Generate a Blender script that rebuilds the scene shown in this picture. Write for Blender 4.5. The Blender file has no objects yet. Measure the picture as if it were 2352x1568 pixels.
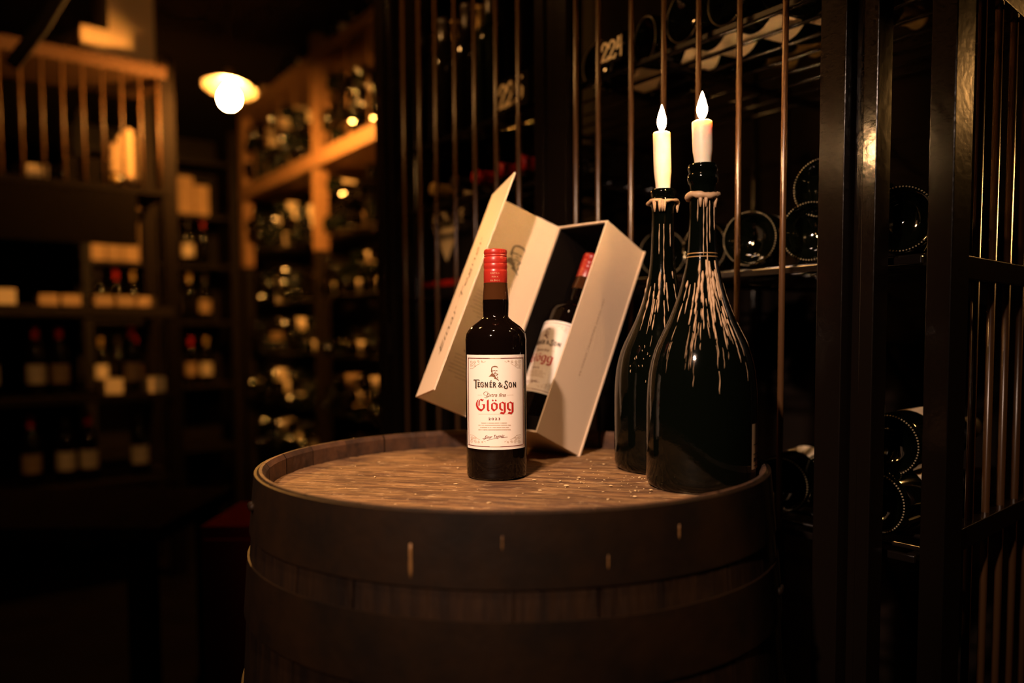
import bpy, bmesh, math, random
from mathutils import Vector, Matrix
random.seed(7)
sc = bpy.context.scene
COL = sc.collection

# ------------------------------------------------------------------ camera
CZ = 1.10
PITCH, ROLL = math.radians(3.3), math.radians(0.3)
FPX, PPX, PPY = 28.0 / 36.0 * 2352, 1176.0, 875.0
FW = Vector((0, math.cos(PITCH), -math.sin(PITCH)))
U0 = Vector((0, math.sin(PITCH), math.cos(PITCH)))
R0 = Vector((1, 0, 0))
RT = R0 * math.cos(ROLL) - U0 * math.sin(ROLL)
UP = U0 * math.cos(ROLL) + R0 * math.sin(ROLL)
CAMP = Vector((0, 0, CZ))
cd = bpy.data.cameras.new('camera')
cd.lens = 28.0; cd.sensor_width = 36.0; cd.sensor_fit = 'HORIZONTAL'
cd.shift_y = (PPY - 784.0) / 2352.0
cd.clip_start = 0.02; cd.clip_end = 60
cd.dof.use_dof = True; cd.dof.focus_distance = 0.985; cd.dof.aperture_fstop = 1.7
cam = bpy.data.objects.new('camera', cd); COL.objects.link(cam)
M = Matrix((RT, UP, -FW)).transposed().to_4x4(); M.translation = CAMP
cam.matrix_world = M
sc.camera = cam

# ------------------------------------------------------------------ world, exposure
w = bpy.data.worlds.new('world'); sc.world = w; w.use_nodes = True
w.node_tree.nodes['Background'].inputs[0].default_value = (1.0, 0.55, 0.25, 1)
w.node_tree.nodes['Background'].inputs[1].default_value = 0.0006
vs = sc.view_settings
vs.view_transform = 'Standard'; vs.look = 'None'; vs.gamma = 1.0
vs.use_curve_mapping = False; vs.exposure = 0.0
sc.cycles.use_denoising = True
sc.cycles.use_light_tree = False
sc.cycles.sample_clamp_indirect = 8.0
sc.cycles.caustics_reflective = False; sc.cycles.caustics_refractive = False
sc.cycles.max_bounces = 5; sc.cycles.diffuse_bounces = 2; sc.cycles.glossy_bounces = 2
sc.cycles.use_adaptive_sampling = True; sc.cycles.adaptive_threshold = 0.025; sc.cycles.adaptive_min_samples = 16
sc.cycles.transmission_bounces = 4

ORANGE = (1.0, 0.40, 0.075)
FILL_SPOTS = [   # added off-camera fill spots: one behind the camera, one straight over the barrel
    dict(pos=(-0.50, -0.34, 1.88), aim=(0.02, 1.04, 1.05), power=156.0, cone=42.0, col=(1.0, 0.67, 0.49), label='added unseen small black ceiling spotlight aimed at the barrel from behind the camera'),
    dict(pos=(-0.15, 0.45, 2.20), aim=(-0.08, 0.90, 0.92), power=62.0, cone=40.0, col=(1.0, 0.60, 0.33), label='added unseen small black ceiling spotlight pointing down over the barrel'),
]
# name, position of the bulb, radiance, colour, cord length
LAMPS = [
    ('pendant_lamp', (-1.212, 3.50, 2.142), 1200.0, ORANGE, 'lit enamel pendant lamp with bare bulb above the far racks', 0.835),
    ('pendant_lamp', (-0.80, 1.42, 2.25), 215.0, (1.0, 0.46, 0.13), 'added unseen enamel pendant lamp hanging in the aisle left of the barrel', 0.9),  # added out of view to brighten the left part of the cage
    ('pendant_lamp', (1.62, 1.42, 1.72), 300.0, (1.0, 0.46, 0.12), 'enamel pendant lamp hanging in the passage right of the cage', 0.9),
]

def ray(x, y): return FW + RT * ((x - PPX) / FPX) + UP * ((PPY - y) / FPX)
def atY(x, y, Y): d = ray(x, y); return CAMP + d * (Y / d.y)
def atZ(x, y, Z): d = ray(x, y); return CAMP + d * ((Z - CZ) / d.z)
KA = 0.7173                                   # cage plane: X + KA*Y = c
NA = Vector((-0.8125, -0.583, 0))             # towards the aisle
DA = Vector((-0.583, 0.8125, 0))              # along the cage, away from the camera
CB = 1.142
def onA(x, c=CB, y=450):
    d = ray(x, y); t = c / (d.x + KA * d.y); p = CAMP + d * t
    return Vector((p.x, p.y, 0))
def zat(x, y, c=CB):
    d = ray(x, y); t = c / (d.x + KA * d.y); return (CAMP + d * t).z

# ------------------------------------------------------------------ materials
MATS = {}
def mat(name, col, rough=0.5, metal=0.0, spec=0.5, noise=None, bump=None, coat=0.0, sss=0.0, vary=0.0, emit=None):
    """noise=(scale, second colour, stretch), bump=(scale, strength, stretch)"""
    if name in MATS: return MATS[name]
    m = bpy.data.materials.new(name); m.use_nodes = True
    nt = m.node_tree; b = nt.nodes['Principled BSDF']
    b.inputs['Base Color'].default_value = (*col, 1)
    b.inputs['Roughness'].default_value = rough
    b.inputs['Metallic'].default_value = metal
    b.inputs['Specular IOR Level'].default_value = spec
    b.inputs['Coat Weight'].default_value = coat
    b.inputs['Coat Roughness'].default_value = 0.05
    if sss:
        b.inputs['Subsurface Weight'].default_value = sss
        b.inputs['Subsurface Radius'].default_value = (1.0, 0.55, 0.3)
        b.inputs['Subsurface Scale'].default_value = 0.012
    if emit:
        b.inputs['Emission Color'].default_value = (*emit[0], 1)
        b.inputs['Emission Strength'].default_value = emit[1]
    tc = nt.nodes.new('ShaderNodeTexCoord')
    def coords(stretch):
        mp = nt.nodes.new('ShaderNodeMapping'); mp.inputs['Scale'].default_value = stretch
        nt.links.new(tc.outputs['Object'], mp.inputs['Vector'])
        if vary:
            oi = nt.nodes.new('ShaderNodeObjectInfo')
            ml = nt.nodes.new('ShaderNodeMath'); ml.operation = 'MULTIPLY'; ml.inputs[1].default_value = 37.0
            nt.links.new(oi.outputs['Random'], ml.inputs[0])
            cb = nt.nodes.new('ShaderNodeCombineXYZ'); nt.links.new(ml.outputs[0], cb.inputs[0]); nt.links.new(ml.outputs[0], cb.inputs[2])
            nt.links.new(cb.outputs[0], mp.inputs['Location'])
        return mp.outputs[0]
    last = None
    if noise:
        n = nt.nodes.new('ShaderNodeTexNoise'); n.inputs['Scale'].default_value = noise[0]
        n.inputs['Detail'].default_value = 6; n.inputs['Roughness'].default_value = 0.65
        nt.links.new(coords(noise[2]), n.inputs['Vector'])
        r = nt.nodes.new('ShaderNodeValToRGB')
        r.color_ramp.elements[0].position = 0.36; r.color_ramp.elements[0].color = (*noise[1], 1)
        r.color_ramp.elements[1].position = 0.64; r.color_ramp.elements[1].color = (*col, 1)
        nt.links.new(n.outputs['Fac'], r.inputs['Fac']); last = r.outputs[0]
    if vary and last is None:
        rg = nt.nodes.new('ShaderNodeRGB'); rg.outputs[0].default_value = (*col, 1); last = rg.outputs[0]
    if vary:
        oi = nt.nodes.new('ShaderNodeObjectInfo')
        hs = nt.nodes.new('ShaderNodeHueSaturation')
        mr = nt.nodes.new('ShaderNodeMapRange'); mr.inputs['To Min'].default_value = 1 - vary; mr.inputs['To Max'].default_value = 1 + vary
        nt.links.new(oi.outputs['Random'], mr.inputs['Value']); nt.links.new(mr.outputs[0], hs.inputs['Value'])
        nt.links.new(last, hs.inputs['Color']); last = hs.outputs[0]
    if last: nt.links.new(last, b.inputs['Base Color'])
    if bump:
        n2 = nt.nodes.new('ShaderNodeTexNoise'); n2.inputs['Scale'].default_value = bump[0]; n2.inputs['Detail'].default_value = 5
        nt.links.new(coords(bump[2]), n2.inputs['Vector'])
        bp = nt.nodes.new('ShaderNodeBump'); bp.inputs['Strength'].default_value = bump[1]; bp.inputs['Distance'].default_value = 0.004
        nt.links.new(n2.outputs['Fac'], bp.inputs['Height']); nt.links.new(bp.outputs[0], b.inputs['Normal'])
    MATS[name] = m
    return m
ONE = (1, 1, 1)
m_glass = mat('dark_wine_glass', (0.003, 0.0015, 0.001), 0.05, spec=0.28)
m_neck = mat('brown_empty_neck_glass', (0.055, 0.019, 0.006), 0.06, spec=0.6)
m_green = mat('champagne_green_glass', (0.0012, 0.0018, 0.001), 0.07, spec=0.30, bump=(180, 0.03, ONE))
m_rackglass = mat('rack_bottle_glass', (0.004, 0.003, 0.002), 0.07, spec=0.7)
m_rackgreen = mat('rack_green_glass', (0.004, 0.006, 0.003), 0.07, spec=0.7)
m_cageglass = mat('caged_bottle_glass', (0.001, 0.0015, 0.0008), 0.06, spec=0.6)
m_paper = mat('label_paper', (0.86, 0.79, 0.72), 0.55)
m_red = mat('red_capsule', (0.40, 0.022, 0.013), 0.33, spec=0.6)
m_redink = mat('red_ink', (0.42, 0.008, 0.006), 0.6)
m_blackink = mat('black_ink', (0.012, 0.009, 0.007), 0.6)
m_brownink = mat('brown_ink', (0.20, 0.085, 0.035), 0.6)
m_tanink = mat('tan_ink', (0.50, 0.35, 0.23), 0.6)
m_maroon = mat('maroon_line', (0.16, 0.02, 0.015), 0.5)
m_gold = mat('gold_foil', (0.85, 0.62, 0.38), 0.35, metal=0.6)
m_card = mat('cream_card', (0.68, 0.54, 0.40), 0.55, bump=(400, 0.03, ONE))
m_cardedge = mat('cream_card_edge', (0.84, 0.72, 0.55), 0.5)
m_lining = mat('black_foam_lining', (0.006, 0.0042, 0.0035), 0.85, spec=0.05, bump=(300, 0.1, ONE))
m_wax = mat('candle_wax', (0.86, 0.76, 0.60), 0.42, sss=0.6)
m_drip = mat('dripped_wax', (0.46, 0.30, 0.17), 0.5, bump=(120, 0.25, ONE))
m_wick = mat('wick', (0.02, 0.015, 0.01), 0.9)
m_flame = mat('flame', (1, 0.6, 0.2), 0.5, emit=((1.0, 0.54, 0.22), 680.0))
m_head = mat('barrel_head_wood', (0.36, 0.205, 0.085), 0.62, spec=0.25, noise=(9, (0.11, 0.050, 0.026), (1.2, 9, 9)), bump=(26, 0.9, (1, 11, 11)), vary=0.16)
def weather(m):
    """worn blotches, fine dark grain and dusty flecks over the plank colour"""
    nt = m.node_tree; b = nt.nodes['Principled BSDF']; src = b.inputs['Base Color'].links[0].from_socket
    tc = nt.nodes.new('ShaderNodeTexCoord')
    def layer(src, scale, stretch, col, lo, hi, amt):
        mp = nt.nodes.new('ShaderNodeMapping'); mp.inputs['Scale'].default_value = stretch; nt.links.new(tc.outputs['Object'], mp.inputs['Vector'])
        n = nt.nodes.new('ShaderNodeTexNoise'); n.inputs['Scale'].default_value = scale; n.inputs['Detail'].default_value = 7; n.inputs['Roughness'].default_value = .7; nt.links.new(mp.outputs[0], n.inputs['Vector'])
        r = nt.nodes.new('ShaderNodeMapRange'); r.inputs['From Min'].default_value = lo; r.inputs['From Max'].default_value = hi; r.inputs['To Max'].default_value = amt; nt.links.new(n.outputs['Fac'], r.inputs['Value'])
        mx = nt.nodes.new('ShaderNodeMix'); mx.data_type = 'RGBA'; nt.links.new(r.outputs[0], mx.inputs['Factor'])
        nt.links.new(src, mx.inputs['A']); mx.inputs['B'].default_value = (*col, 1)
        return mx.outputs['Result']
    o = layer(src, 7, (1, 1.6, 1), (0.070, 0.032, 0.022), .50, .66, .85)
    o = layer(o, 30, (1, 7, 1), (0.035, 0.016, 0.010), .48, .64, .85)
    o = layer(o, 55, (1, 3, 1), (0.70, 0.50, 0.28), .58, .70, .8)
    nt.links.new(o, b.inputs['Base Color'])
weather(m_head)
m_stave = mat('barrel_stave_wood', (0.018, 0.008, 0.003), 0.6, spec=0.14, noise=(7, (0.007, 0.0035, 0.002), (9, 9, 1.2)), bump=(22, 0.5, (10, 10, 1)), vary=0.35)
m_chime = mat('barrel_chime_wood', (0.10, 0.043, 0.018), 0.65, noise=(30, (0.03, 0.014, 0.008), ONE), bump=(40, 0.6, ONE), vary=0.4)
m_hoop = mat('rusty_hoop_iron', (0.012, 0.0055, 0.0022), 0.55, spec=0.10, noise=(14, (0.006, 0.0035, 0.0022), ONE), bump=(60, 0.15, ONE))
m_iron = mat('black_painted_iron', (0.005, 0.0032, 0.0022), 0.20, spec=0.36, bump=(90, 0.12, ONE))
m_rod = mat('brown_steel_rod', (0.070, 0.033, 0.013), 0.26, spec=0.6)
m_rail = mat('brown_rail_wood', (0.075, 0.036, 0.014), 0.5, vary=0.2)
m_shelfrod = mat('black_shelf_rod', (0.006, 0.004, 0.003), 0.22, spec=0.6)
m_bead = mat('glint_beads', (0.30, 0.24, 0.15), 0.3)  # dark glass beads coloured pale to imitate candle glints
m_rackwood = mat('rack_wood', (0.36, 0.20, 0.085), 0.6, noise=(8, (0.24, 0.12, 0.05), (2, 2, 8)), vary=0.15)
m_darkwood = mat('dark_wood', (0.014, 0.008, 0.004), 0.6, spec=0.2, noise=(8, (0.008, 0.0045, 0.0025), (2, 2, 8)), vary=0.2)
m_greycab = mat('dull_grey_board', (0.004, 0.0025, 0.0015), 0.7, spec=0.03)
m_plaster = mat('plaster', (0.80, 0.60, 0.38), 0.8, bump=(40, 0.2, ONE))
m_ceil = mat('dark_ceiling', (0.035, 0.022, 0.013), 0.85, noise=(3, (0.025, 0.015, 0.009), ONE), bump=(20, 0.3, ONE))  # dark plaster, slightly mottled
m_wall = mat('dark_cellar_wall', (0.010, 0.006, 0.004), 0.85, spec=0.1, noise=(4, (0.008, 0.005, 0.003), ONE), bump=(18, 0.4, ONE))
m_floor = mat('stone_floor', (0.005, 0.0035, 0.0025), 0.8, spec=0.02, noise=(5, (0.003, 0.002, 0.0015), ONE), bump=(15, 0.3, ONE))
m_enamel = mat('dark_enamel', (0.040, 0.034, 0.024), 0.4)  # shade enamel kept dark so the bulb does not wash it out
m_brass = mat('brass_socket', (0.5, 0.32, 0.12), 0.35, metal=0.8)
m_pale = mat('pale_rack_label', (0.82, 0.68, 0.48), 0.6, vary=0.2)
m_tan = mat('tan_rack_label', (0.42, 0.28, 0.15), 0.6, vary=0.25)
m_case = mat('wooden_case', (0.52, 0.34, 0.17), 0.6, noise=(9, (0.40, 0.25, 0.12), (1, 1, 7)), vary=0.2)
m_blackcase = mat('black_case', (0.010, 0.008, 0.008), 0.4)
m_redcap = mat('rack_red_capsule', (0.50, 0.02, 0.012), 0.4)
m_darkcap = mat('rack_dark_capsule', (0.03, 0.02, 0.015), 0.35)
m_goldcap = mat('rack_gold_capsule', (0.55, 0.36, 0.13), 0.35, metal=0.5)
m_redcab = mat('dark_red_paint', (0.030, 0.0030, 0.0015), 0.7, spec=0.0)
m_plate = mat('plate_black', (0.004, 0.003, 0.002), 0.7, spec=0.03)
m_paint = mat('cream_paint', (0.82, 0.68, 0.46), 0.55)

# ------------------------------------------------------------------ mesh helpers
class MB:
    def __init__(s): s.v = []; s.f = []
    def add(s, vs, fs):
        o = len(s.v); s.v += [tuple(v) for v in vs]; s.f += [tuple(i + o for i in f) for f in fs]; return s
    def box(s, a, b):
        (x0, y0, z0), (x1, y1, z1) = a, b
        return s.add([(x0,y0,z0),(x1,y0,z0),(x1,y1,z0),(x0,y1,z0),(x0,y0,z1),(x1,y0,z1),(x1,y1,z1),(x0,y1,z1)],
                     [(0,3,2,1),(4,5,6,7),(0,1,5,4),(1,2,6,5),(2,3,7,6),(3,0,4,7)])
    def obox(s, o, ax, ay, az):
        o, ax, ay, az = map(Vector, (o, ax, ay, az))
        P = [o, o+ax, o+ax+ay, o+ay, o+az, o+ax+az, o+ax+ay+az, o+ay+az]
        return s.add(P, [(0,3,2,1),(4,5,6,7),(0,1,5,4),(1,2,6,5),(2,3,7,6),(3,0,4,7)])
    def tube(s, pts, rad, n=8, cap=True):
        pts = [Vector(p) for p in pts]; rings = []
        rads = rad if isinstance(rad, (list, tuple)) else [rad] * len(pts)
        prev = None
        for i, p in enumerate(pts):
            d = (pts[min(i+1, len(pts)-1)] - pts[max(i-1, 0)]).normalized()
            a = prev - d * prev.dot(d) if prev else d.orthogonal()
            a.normalize(); prev = a; b = d.cross(a)
            rings.append([p + (a * math.cos(2*math.pi*k/n) + b * math.sin(2*math.pi*k/n)) * rads[i] for k in range(n)])
        vs = [v for r in rings for v in r]; fs = []
        for i in range(len(rings)-1):
            for k in range(n):
                fs.append((i*n+k, i*n+(k+1)%n, (i+1)*n+(k+1)%n, (i+1)*n+k))
        if cap: fs += [tuple(range(n))[::-1], tuple(range((len(rings)-1)*n, len(rings)*n))]
        return s.add(vs, fs)
    def lathe(s, prof, n=32, a0=0.0, a1=2*math.pi, c=(0, 0, 0)):
        full = abs(a1 - a0 - 2*math.pi) < 1e-6
        m = n if full else n + 1
        vs = []
        for r, z in prof:
            for k in range(m):
                a = a0 + (a1 - a0) * k / n
                vs.append((c[0] + r*math.cos(a), c[1] + r*math.sin(a), c[2] + z))
        fs = []
        for i in range(len(prof)-1):
            for k in range(n):
                k2 = (k+1) % m
                f = (i*m+k, i*m+k2, (i+1)*m+k2, (i+1)*m+k)
                fs.append(f)
        s.add(vs, fs); return s
    def ball(s, c, r, n=6, m=4, sq=1.0):
        prof = [(max(1e-5, r*math.sin(math.pi*i/m)), -r*sq*math.cos(math.pi*i/m)) for i in range(m+1)]
        return s.lathe(prof, n, c=c)

def obj(name, mb, material, parent=None, smooth=None, kind=None, label=None, origin=None, recalc=True, bevel=0.0):
    """one mesh object; origin: world-built parts are shifted into the parent's frame"""
    me = bpy.data.meshes.new(name)
    vs = mb.v if origin is None else [(v[0]-origin[0], v[1]-origin[1], v[2]-origin[2]) for v in mb.v]
    me.from_pydata(vs, [], mb.f); 
    bm = bmesh.new(); bm.from_mesh(me)
    bmesh.ops.remove_doubles(bm, verts=bm.verts, dist=1e-6)
    if recalc: bmesh.ops.recalc_face_normals(bm, faces=bm.faces)
    if bevel:
        bmesh.ops.bevel(bm, geom=list(bm.edges), offset=bevel, segments=2, profile=0.5, affect='EDGES')
        for f in bm.faces: f.smooth = False
    bm.to_mesh(me); bm.free()
    me.materials.append(material)
    if smooth is not None:
        me.shade_smooth()
        if smooth < 3: me.set_sharp_from_angle(angle=smooth)
    o = bpy.data.objects.new(name, me); COL.objects.link(o)
    if parent: o.parent = parent
    if kind: o['kind'] = kind
    if label: o['label'] = label
    return o
def inst(name, me, parent, loc=(0,0,0), rot=(0,0,0)):
    o = bpy.data.objects.new(name, me); COL.objects.link(o); o.parent = parent
    o.location = loc; o.rotation_euler = rot; return o
def thing(name, label, cat, loc=(0,0,0), group=None):
    o = bpy.data.objects.new(name, None); COL.objects.link(o); o.location = loc
    o.empty_display_size = 0.05; tag(o, label, cat, group); return o
def tag(o, label, cat, group=None):
    o['label'] = label; o['category'] = cat
    if group: o['group'] = group
    return o
def struct(name, mb, material, parent=None):
    o = obj(name, mb, material, parent)
    if not parent: o['kind'] = 'structure'
    return o
def face(axis, want):
    """spin that turns the label side (local -Y) of a lying bottle towards want"""
    q = Vector((0, 0, 1)).rotation_difference(Vector(axis).normalized()); l = q.inverted() @ Vector(want)
    return math.atan2(l.x, -l.y)
def axis_rot(o, axis, spin=0.0):
    """turn the thing so that its local +Z runs along axis"""
    q = Vector((0, 0, 1)).rotation_difference(Vector(axis).normalized())
    o.rotation_mode = 'QUATERNION'
    o.rotation_quaternion = q @ Matrix.Rotation(spin, 3, 'Z').to_quaternion()

def text2d(body, height, shear=0.0, bold=0.0, space=1.0, width=None):
    """flat lettering from the built-in font, centred on x, baseline 0, cap height = height"""
    cu = bpy.data.curves.new('t', 'FONT'); cu.body = body; cu.size = height / 0.70; cu.shear = shear
    cu.space_character = space; cu.align_x = 'CENTER'; cu.resolution_u = 3; cu.offset = bold * height
    o = bpy.data.objects.new('t', cu); COL.objects.link(o)
    dg = bpy.context.evaluated_depsgraph_get(); ev = o.evaluated_get(dg); me = ev.to_mesh()
    vs = [(v.co.x, v.co.y) for v in me.vertices]; fs = [tuple(p.vertices) for p in me.polygons]
    ev.to_mesh_clear(); bpy.data.objects.remove(o); bpy.data.curves.remove(cu)
    if width and vs:
        x0 = min(v[0] for v in vs); x1 = max(v[0] for v in vs); k = width / (x1 - x0); c = (x0 + x1) / 2
        vs = [((x - c) * k, y) for x, y in vs]
    return vs, fs
def stroke2d(pts, wd, closed=False):
    vs, fs = [], []
    n = len(pts); segs = n if closed else n - 1
    for i in range(segs):
        (x0, y0), (x1, y1) = pts[i], pts[(i+1) % n]
        L = math.hypot(x1-x0, y1-y0) or 1e-9
        nx, ny = -(y1-y0)/L*wd/2, (x1-x0)/L*wd/2; ex, ey = (x1-x0)/L*wd*0.3, (y1-y0)/L*wd*0.3
        o = len(vs)
        vs += [(x0-ex+nx, y0-ey+ny), (x0-ex-nx, y0-ey-ny), (x1+ex-nx, y1+ey-ny), (x1+ex+nx, y1+ey+ny)]
        fs.append((o, o+1, o+2, o+3))
    return vs, fs
def poly2d(pts): return list(pts), [tuple(range(len(pts)))]
class Print:
    """collects flat ink shapes and wraps them through a mapping into 3D"""
    def __init__(s): s.v = []; s.f = []
    def add(s, vf, fn=lambda x, y: (x, y)):
        o = len(s.v); s.v += [fn(x, y) for x, y in vf[0]]; s.f += [tuple(i+o for i in f) for f in vf[1]]; return s
    def build(s, name, fn, material, parent):
        mb = MB(); mb.add([fn(x, y) for x, y in s.v], s.f)
        # triangulate the traced outlines cleanly
        me_o = obj(name, mb, material, parent, recalc=False)
        bm = bmesh.new(); bm.from_mesh(me_o.data); bmesh.ops.triangulate(bm, faces=bm.faces, ngon_method='EAR_CLIP'); bm.to_mesh(me_o.data); bm.free()
        return me_o

# ------------------------------------------------------------------ the room
ROOM_H = 2.72
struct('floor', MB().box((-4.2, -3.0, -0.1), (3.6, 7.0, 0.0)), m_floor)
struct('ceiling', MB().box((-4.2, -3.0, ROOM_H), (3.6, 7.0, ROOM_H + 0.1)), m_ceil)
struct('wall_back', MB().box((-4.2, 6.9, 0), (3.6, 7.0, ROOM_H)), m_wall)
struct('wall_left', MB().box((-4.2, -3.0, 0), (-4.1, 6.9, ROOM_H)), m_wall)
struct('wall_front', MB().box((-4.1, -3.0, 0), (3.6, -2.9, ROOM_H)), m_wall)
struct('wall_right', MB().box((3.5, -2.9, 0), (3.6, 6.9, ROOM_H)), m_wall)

# ------------------------------------------------------------------ pendant lamps
def pendant(name, pos, rad, col, label, scale):
    t = thing(name, label, 'lamp', pos); t.scale = (scale,) * 3
    k = 0.136
    shade = [(0.0235, 0.088), (0.030, 0.085), (0.045, 0.075), (0.075, 0.058), (k, 0.034), (k + 0.002, 0.031), (k - 0.002, 0.031), (0.072, 0.052), (0.040, 0.066), (0.0235, 0.072)]
    sh = obj('shade', MB().lathe(shade, 40), m_enamel, t, smooth=0.9); sh.rotation_euler = (math.radians(-9), math.radians(4), 0)
    obj('socket', MB().lathe([(0.0, 0.125), (0.02, 0.125), (0.024, 0.1), (0.024, 0.05), (0.018, 0.036), (0.0, 0.036)], 20), m_brass, t, smooth=0.6)
    mb_ = mat('bulb_glow_%d' % len(MATS), (1, 1, 1), 0.4, emit=(col, rad))
    pr = [(0.0001, -0.074), (0.025, -0.069), (0.045, -0.050), (0.052, -0.022), (0.048, 0.002), (0.033, 0.026), (0.021, 0.044), (0.0001, 0.045)]
    obj('bulb', MB().lathe(pr, 20), mb_, t, smooth=3.2)
    obj('cord', MB().tube([(0, 0, 0.12), (0, 0, (ROOM_H - pos[2])/scale)], 0.004, 8), m_iron, t, smooth=3.2)
    return t
for a in LAMPS: pendant(*a)
def fill_spot(pos, aim, power, cone, col, label):  # added fill light in an invented housing
    t = thing('fill_spot', label, 'lamp', pos)
    pos, aim = Vector(pos), Vector(aim); d = (aim - pos).normalized()
    q = Vector((0, 0, -1)).rotation_difference(d)
    can = obj('housing', MB().lathe([(.0001, .11), (.04, .11), (.05, .10), (.05, -.02), (.047, -.02), (.047, .03), (.0001, .03)], 28), m_iron, t, smooth=0.6)
    can.rotation_mode = 'QUATERNION'; can.rotation_quaternion = q
    top = -d * .08
    obj('arm', MB().tube([top, top + Vector((0, 0, .1)), Vector((top.x, top.y, ROOM_H - pos.z))], .008, 10), m_iron, t, smooth=3.2)
    li = bpy.data.lights.new('spot_beam', 'SPOT'); li.energy = power; li.color = col; li.shadow_soft_size = .03
    li.spot_size = math.radians(cone); li.spot_blend = 0.9
    lo = bpy.data.objects.new('spot_beam', li); COL.objects.link(lo); lo.parent = t
    lo.rotation_mode = 'QUATERNION'; lo.rotation_quaternion = q
    return t
for a in FILL_SPOTS: fill_spot(**a)

# ------------------------------------------------------------------ the barrel
HZ, RZ = 0.92, 0.946
BC = Vector((0.0, 1.0, 0.0))
def brad(z):      # outer stave radius, bulging at half height
    t = (z - RZ / 2) / (RZ / 2); return 0.334 - 0.025 * t * t
barrel = thing('wine_barrel', 'old oak wine barrel with iron hoops standing upright as a table', 'barrel', BC)
NST = 26; SA = 2 * math.pi / NST
mb = MB(); zs = [0.0, 0.12, 0.28, 0.47, 0.66, 0.80, 0.88, RZ - 0.003]
na = 3; g = 0.004
sec = [(brad(z), z) for z in zs] + [(brad(RZ) - 0.003, RZ), (0.3025, RZ), (0.2985, RZ - 0.006), (0.2985, 0.0)]
vs = []
for r, z in sec:
    for k in range(na + 1):
        a = (-SA/2 + g/2) + (SA - g) * k / na; vs.append((r*math.cos(a), r*math.sin(a), z))
fs = []; ns = len(sec)
for i in range(ns):
    for k in range(na):
        j = (i+1) % ns; fs.append((i*(na+1)+k, i*(na+1)+k+1, j*(na+1)+k+1, j*(na+1)+k))
fs.append(tuple(i*(na+1) for i in range(ns))); fs.append(tuple(i*(na+1)+na for i in range(ns)))
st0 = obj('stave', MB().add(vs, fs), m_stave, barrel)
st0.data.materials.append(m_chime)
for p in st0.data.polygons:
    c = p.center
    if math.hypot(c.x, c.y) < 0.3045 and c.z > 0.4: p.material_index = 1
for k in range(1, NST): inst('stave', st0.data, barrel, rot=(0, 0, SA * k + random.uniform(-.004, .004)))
# head planks, running slightly askew
HA = math.radians(-13); HRAD = 0.2978
edges = [-0.298, -0.226, -0.150, -0.083, -0.012, 0.060, 0.128, 0.199, 0.254, 0.298]
for i in range(len(edges)-1):
    y0, y1 = edges[i] + 0.0006, edges[i+1] - 0.0006
    pts = []
    N = 10
    for k in range(N+1):
        y = y0 + (y1 - y0) * k / N; pts.append((math.sqrt(max(1e-6, HRAD**2 - y*y)), y))
    for k in range(N+1):
        y = y1 + (y0 - y1) * k / N; pts.append((-math.sqrt(max(1e-6, HRAD**2 - y*y)), y))
    dz = random.uniform(-0.0004, 0.0)
    n = len(pts)
    mbp = MB().add([(x, y, HZ - 0.02) for x, y in pts] + [(x, y, HZ + dz - 0.0008 if (abs(y-y0) < 1e-9 or abs(y-y1) < 1e-9) else HZ + dz) for x, y in pts],
                   [tuple(range(n))[::-1], tuple(range(n, 2*n))] + [(k, (k+1) % n, n+(k+1) % n, n+k) for k in range(n)])
    o = obj('head_plank', mbp, m_head, barrel); o.rotation_euler = (0, 0, HA)
def hoop(z1, z0, off=0.0025, lip=0.0):
    prof = [(brad(z1) + lip, z1), (brad(z1) + off, z1), (brad((z0+z1)/2) + off, (z0+z1)/2), (brad(z0) + off, z0), (brad(z0) - 0.001, z0)]
    return obj('hoop', MB().lathe(prof, 96), m_hoop, barrel, smooth=0.5)
hoop(RZ - 0.002, 0.878, 0.0022, -0.004); hoop(0.850, 0.786); hoop(0.70, 0.65); hoop(0.30, 0.25); hoop(0.16, 0.10); hoop(0.068, 0.002)
# rivets on the front of the hoops
for a, z in ((-2.75, .912), (-2.71, .912), (-.45, .818), (-.41, .818)):
    r = brad(z) + 0.003
    obj('rivet', MB().ball((r*math.cos(a), r*math.sin(a), z), 0.005, 8, 4), m_hoop, barrel, smooth=3.2)
# pale wax runs down the staves
for a, z1, z0, wd in ((-1.862, .916, .884, .0022), (-1.06, .925, .911, .0009), (-1.60, .925, .912, .0007), (-1.30, .905, .892, .0008)):
    r = brad((z1+z0)/2) + 0.0025
    pts = [(r*math.cos(a), r*math.sin(a), z1 + (z0-z1)*i/5) for i in range(6)]
    obj('wax_run', MB().tube(pts, [wd*.5, wd*.8, wd*.7, wd*.9, wd*.8, wd*.5], 8), mat('amber_wax', (.16, .075, .02), .5), barrel, smooth=3.2, label='thin pale wax run on the barrel side')

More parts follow.
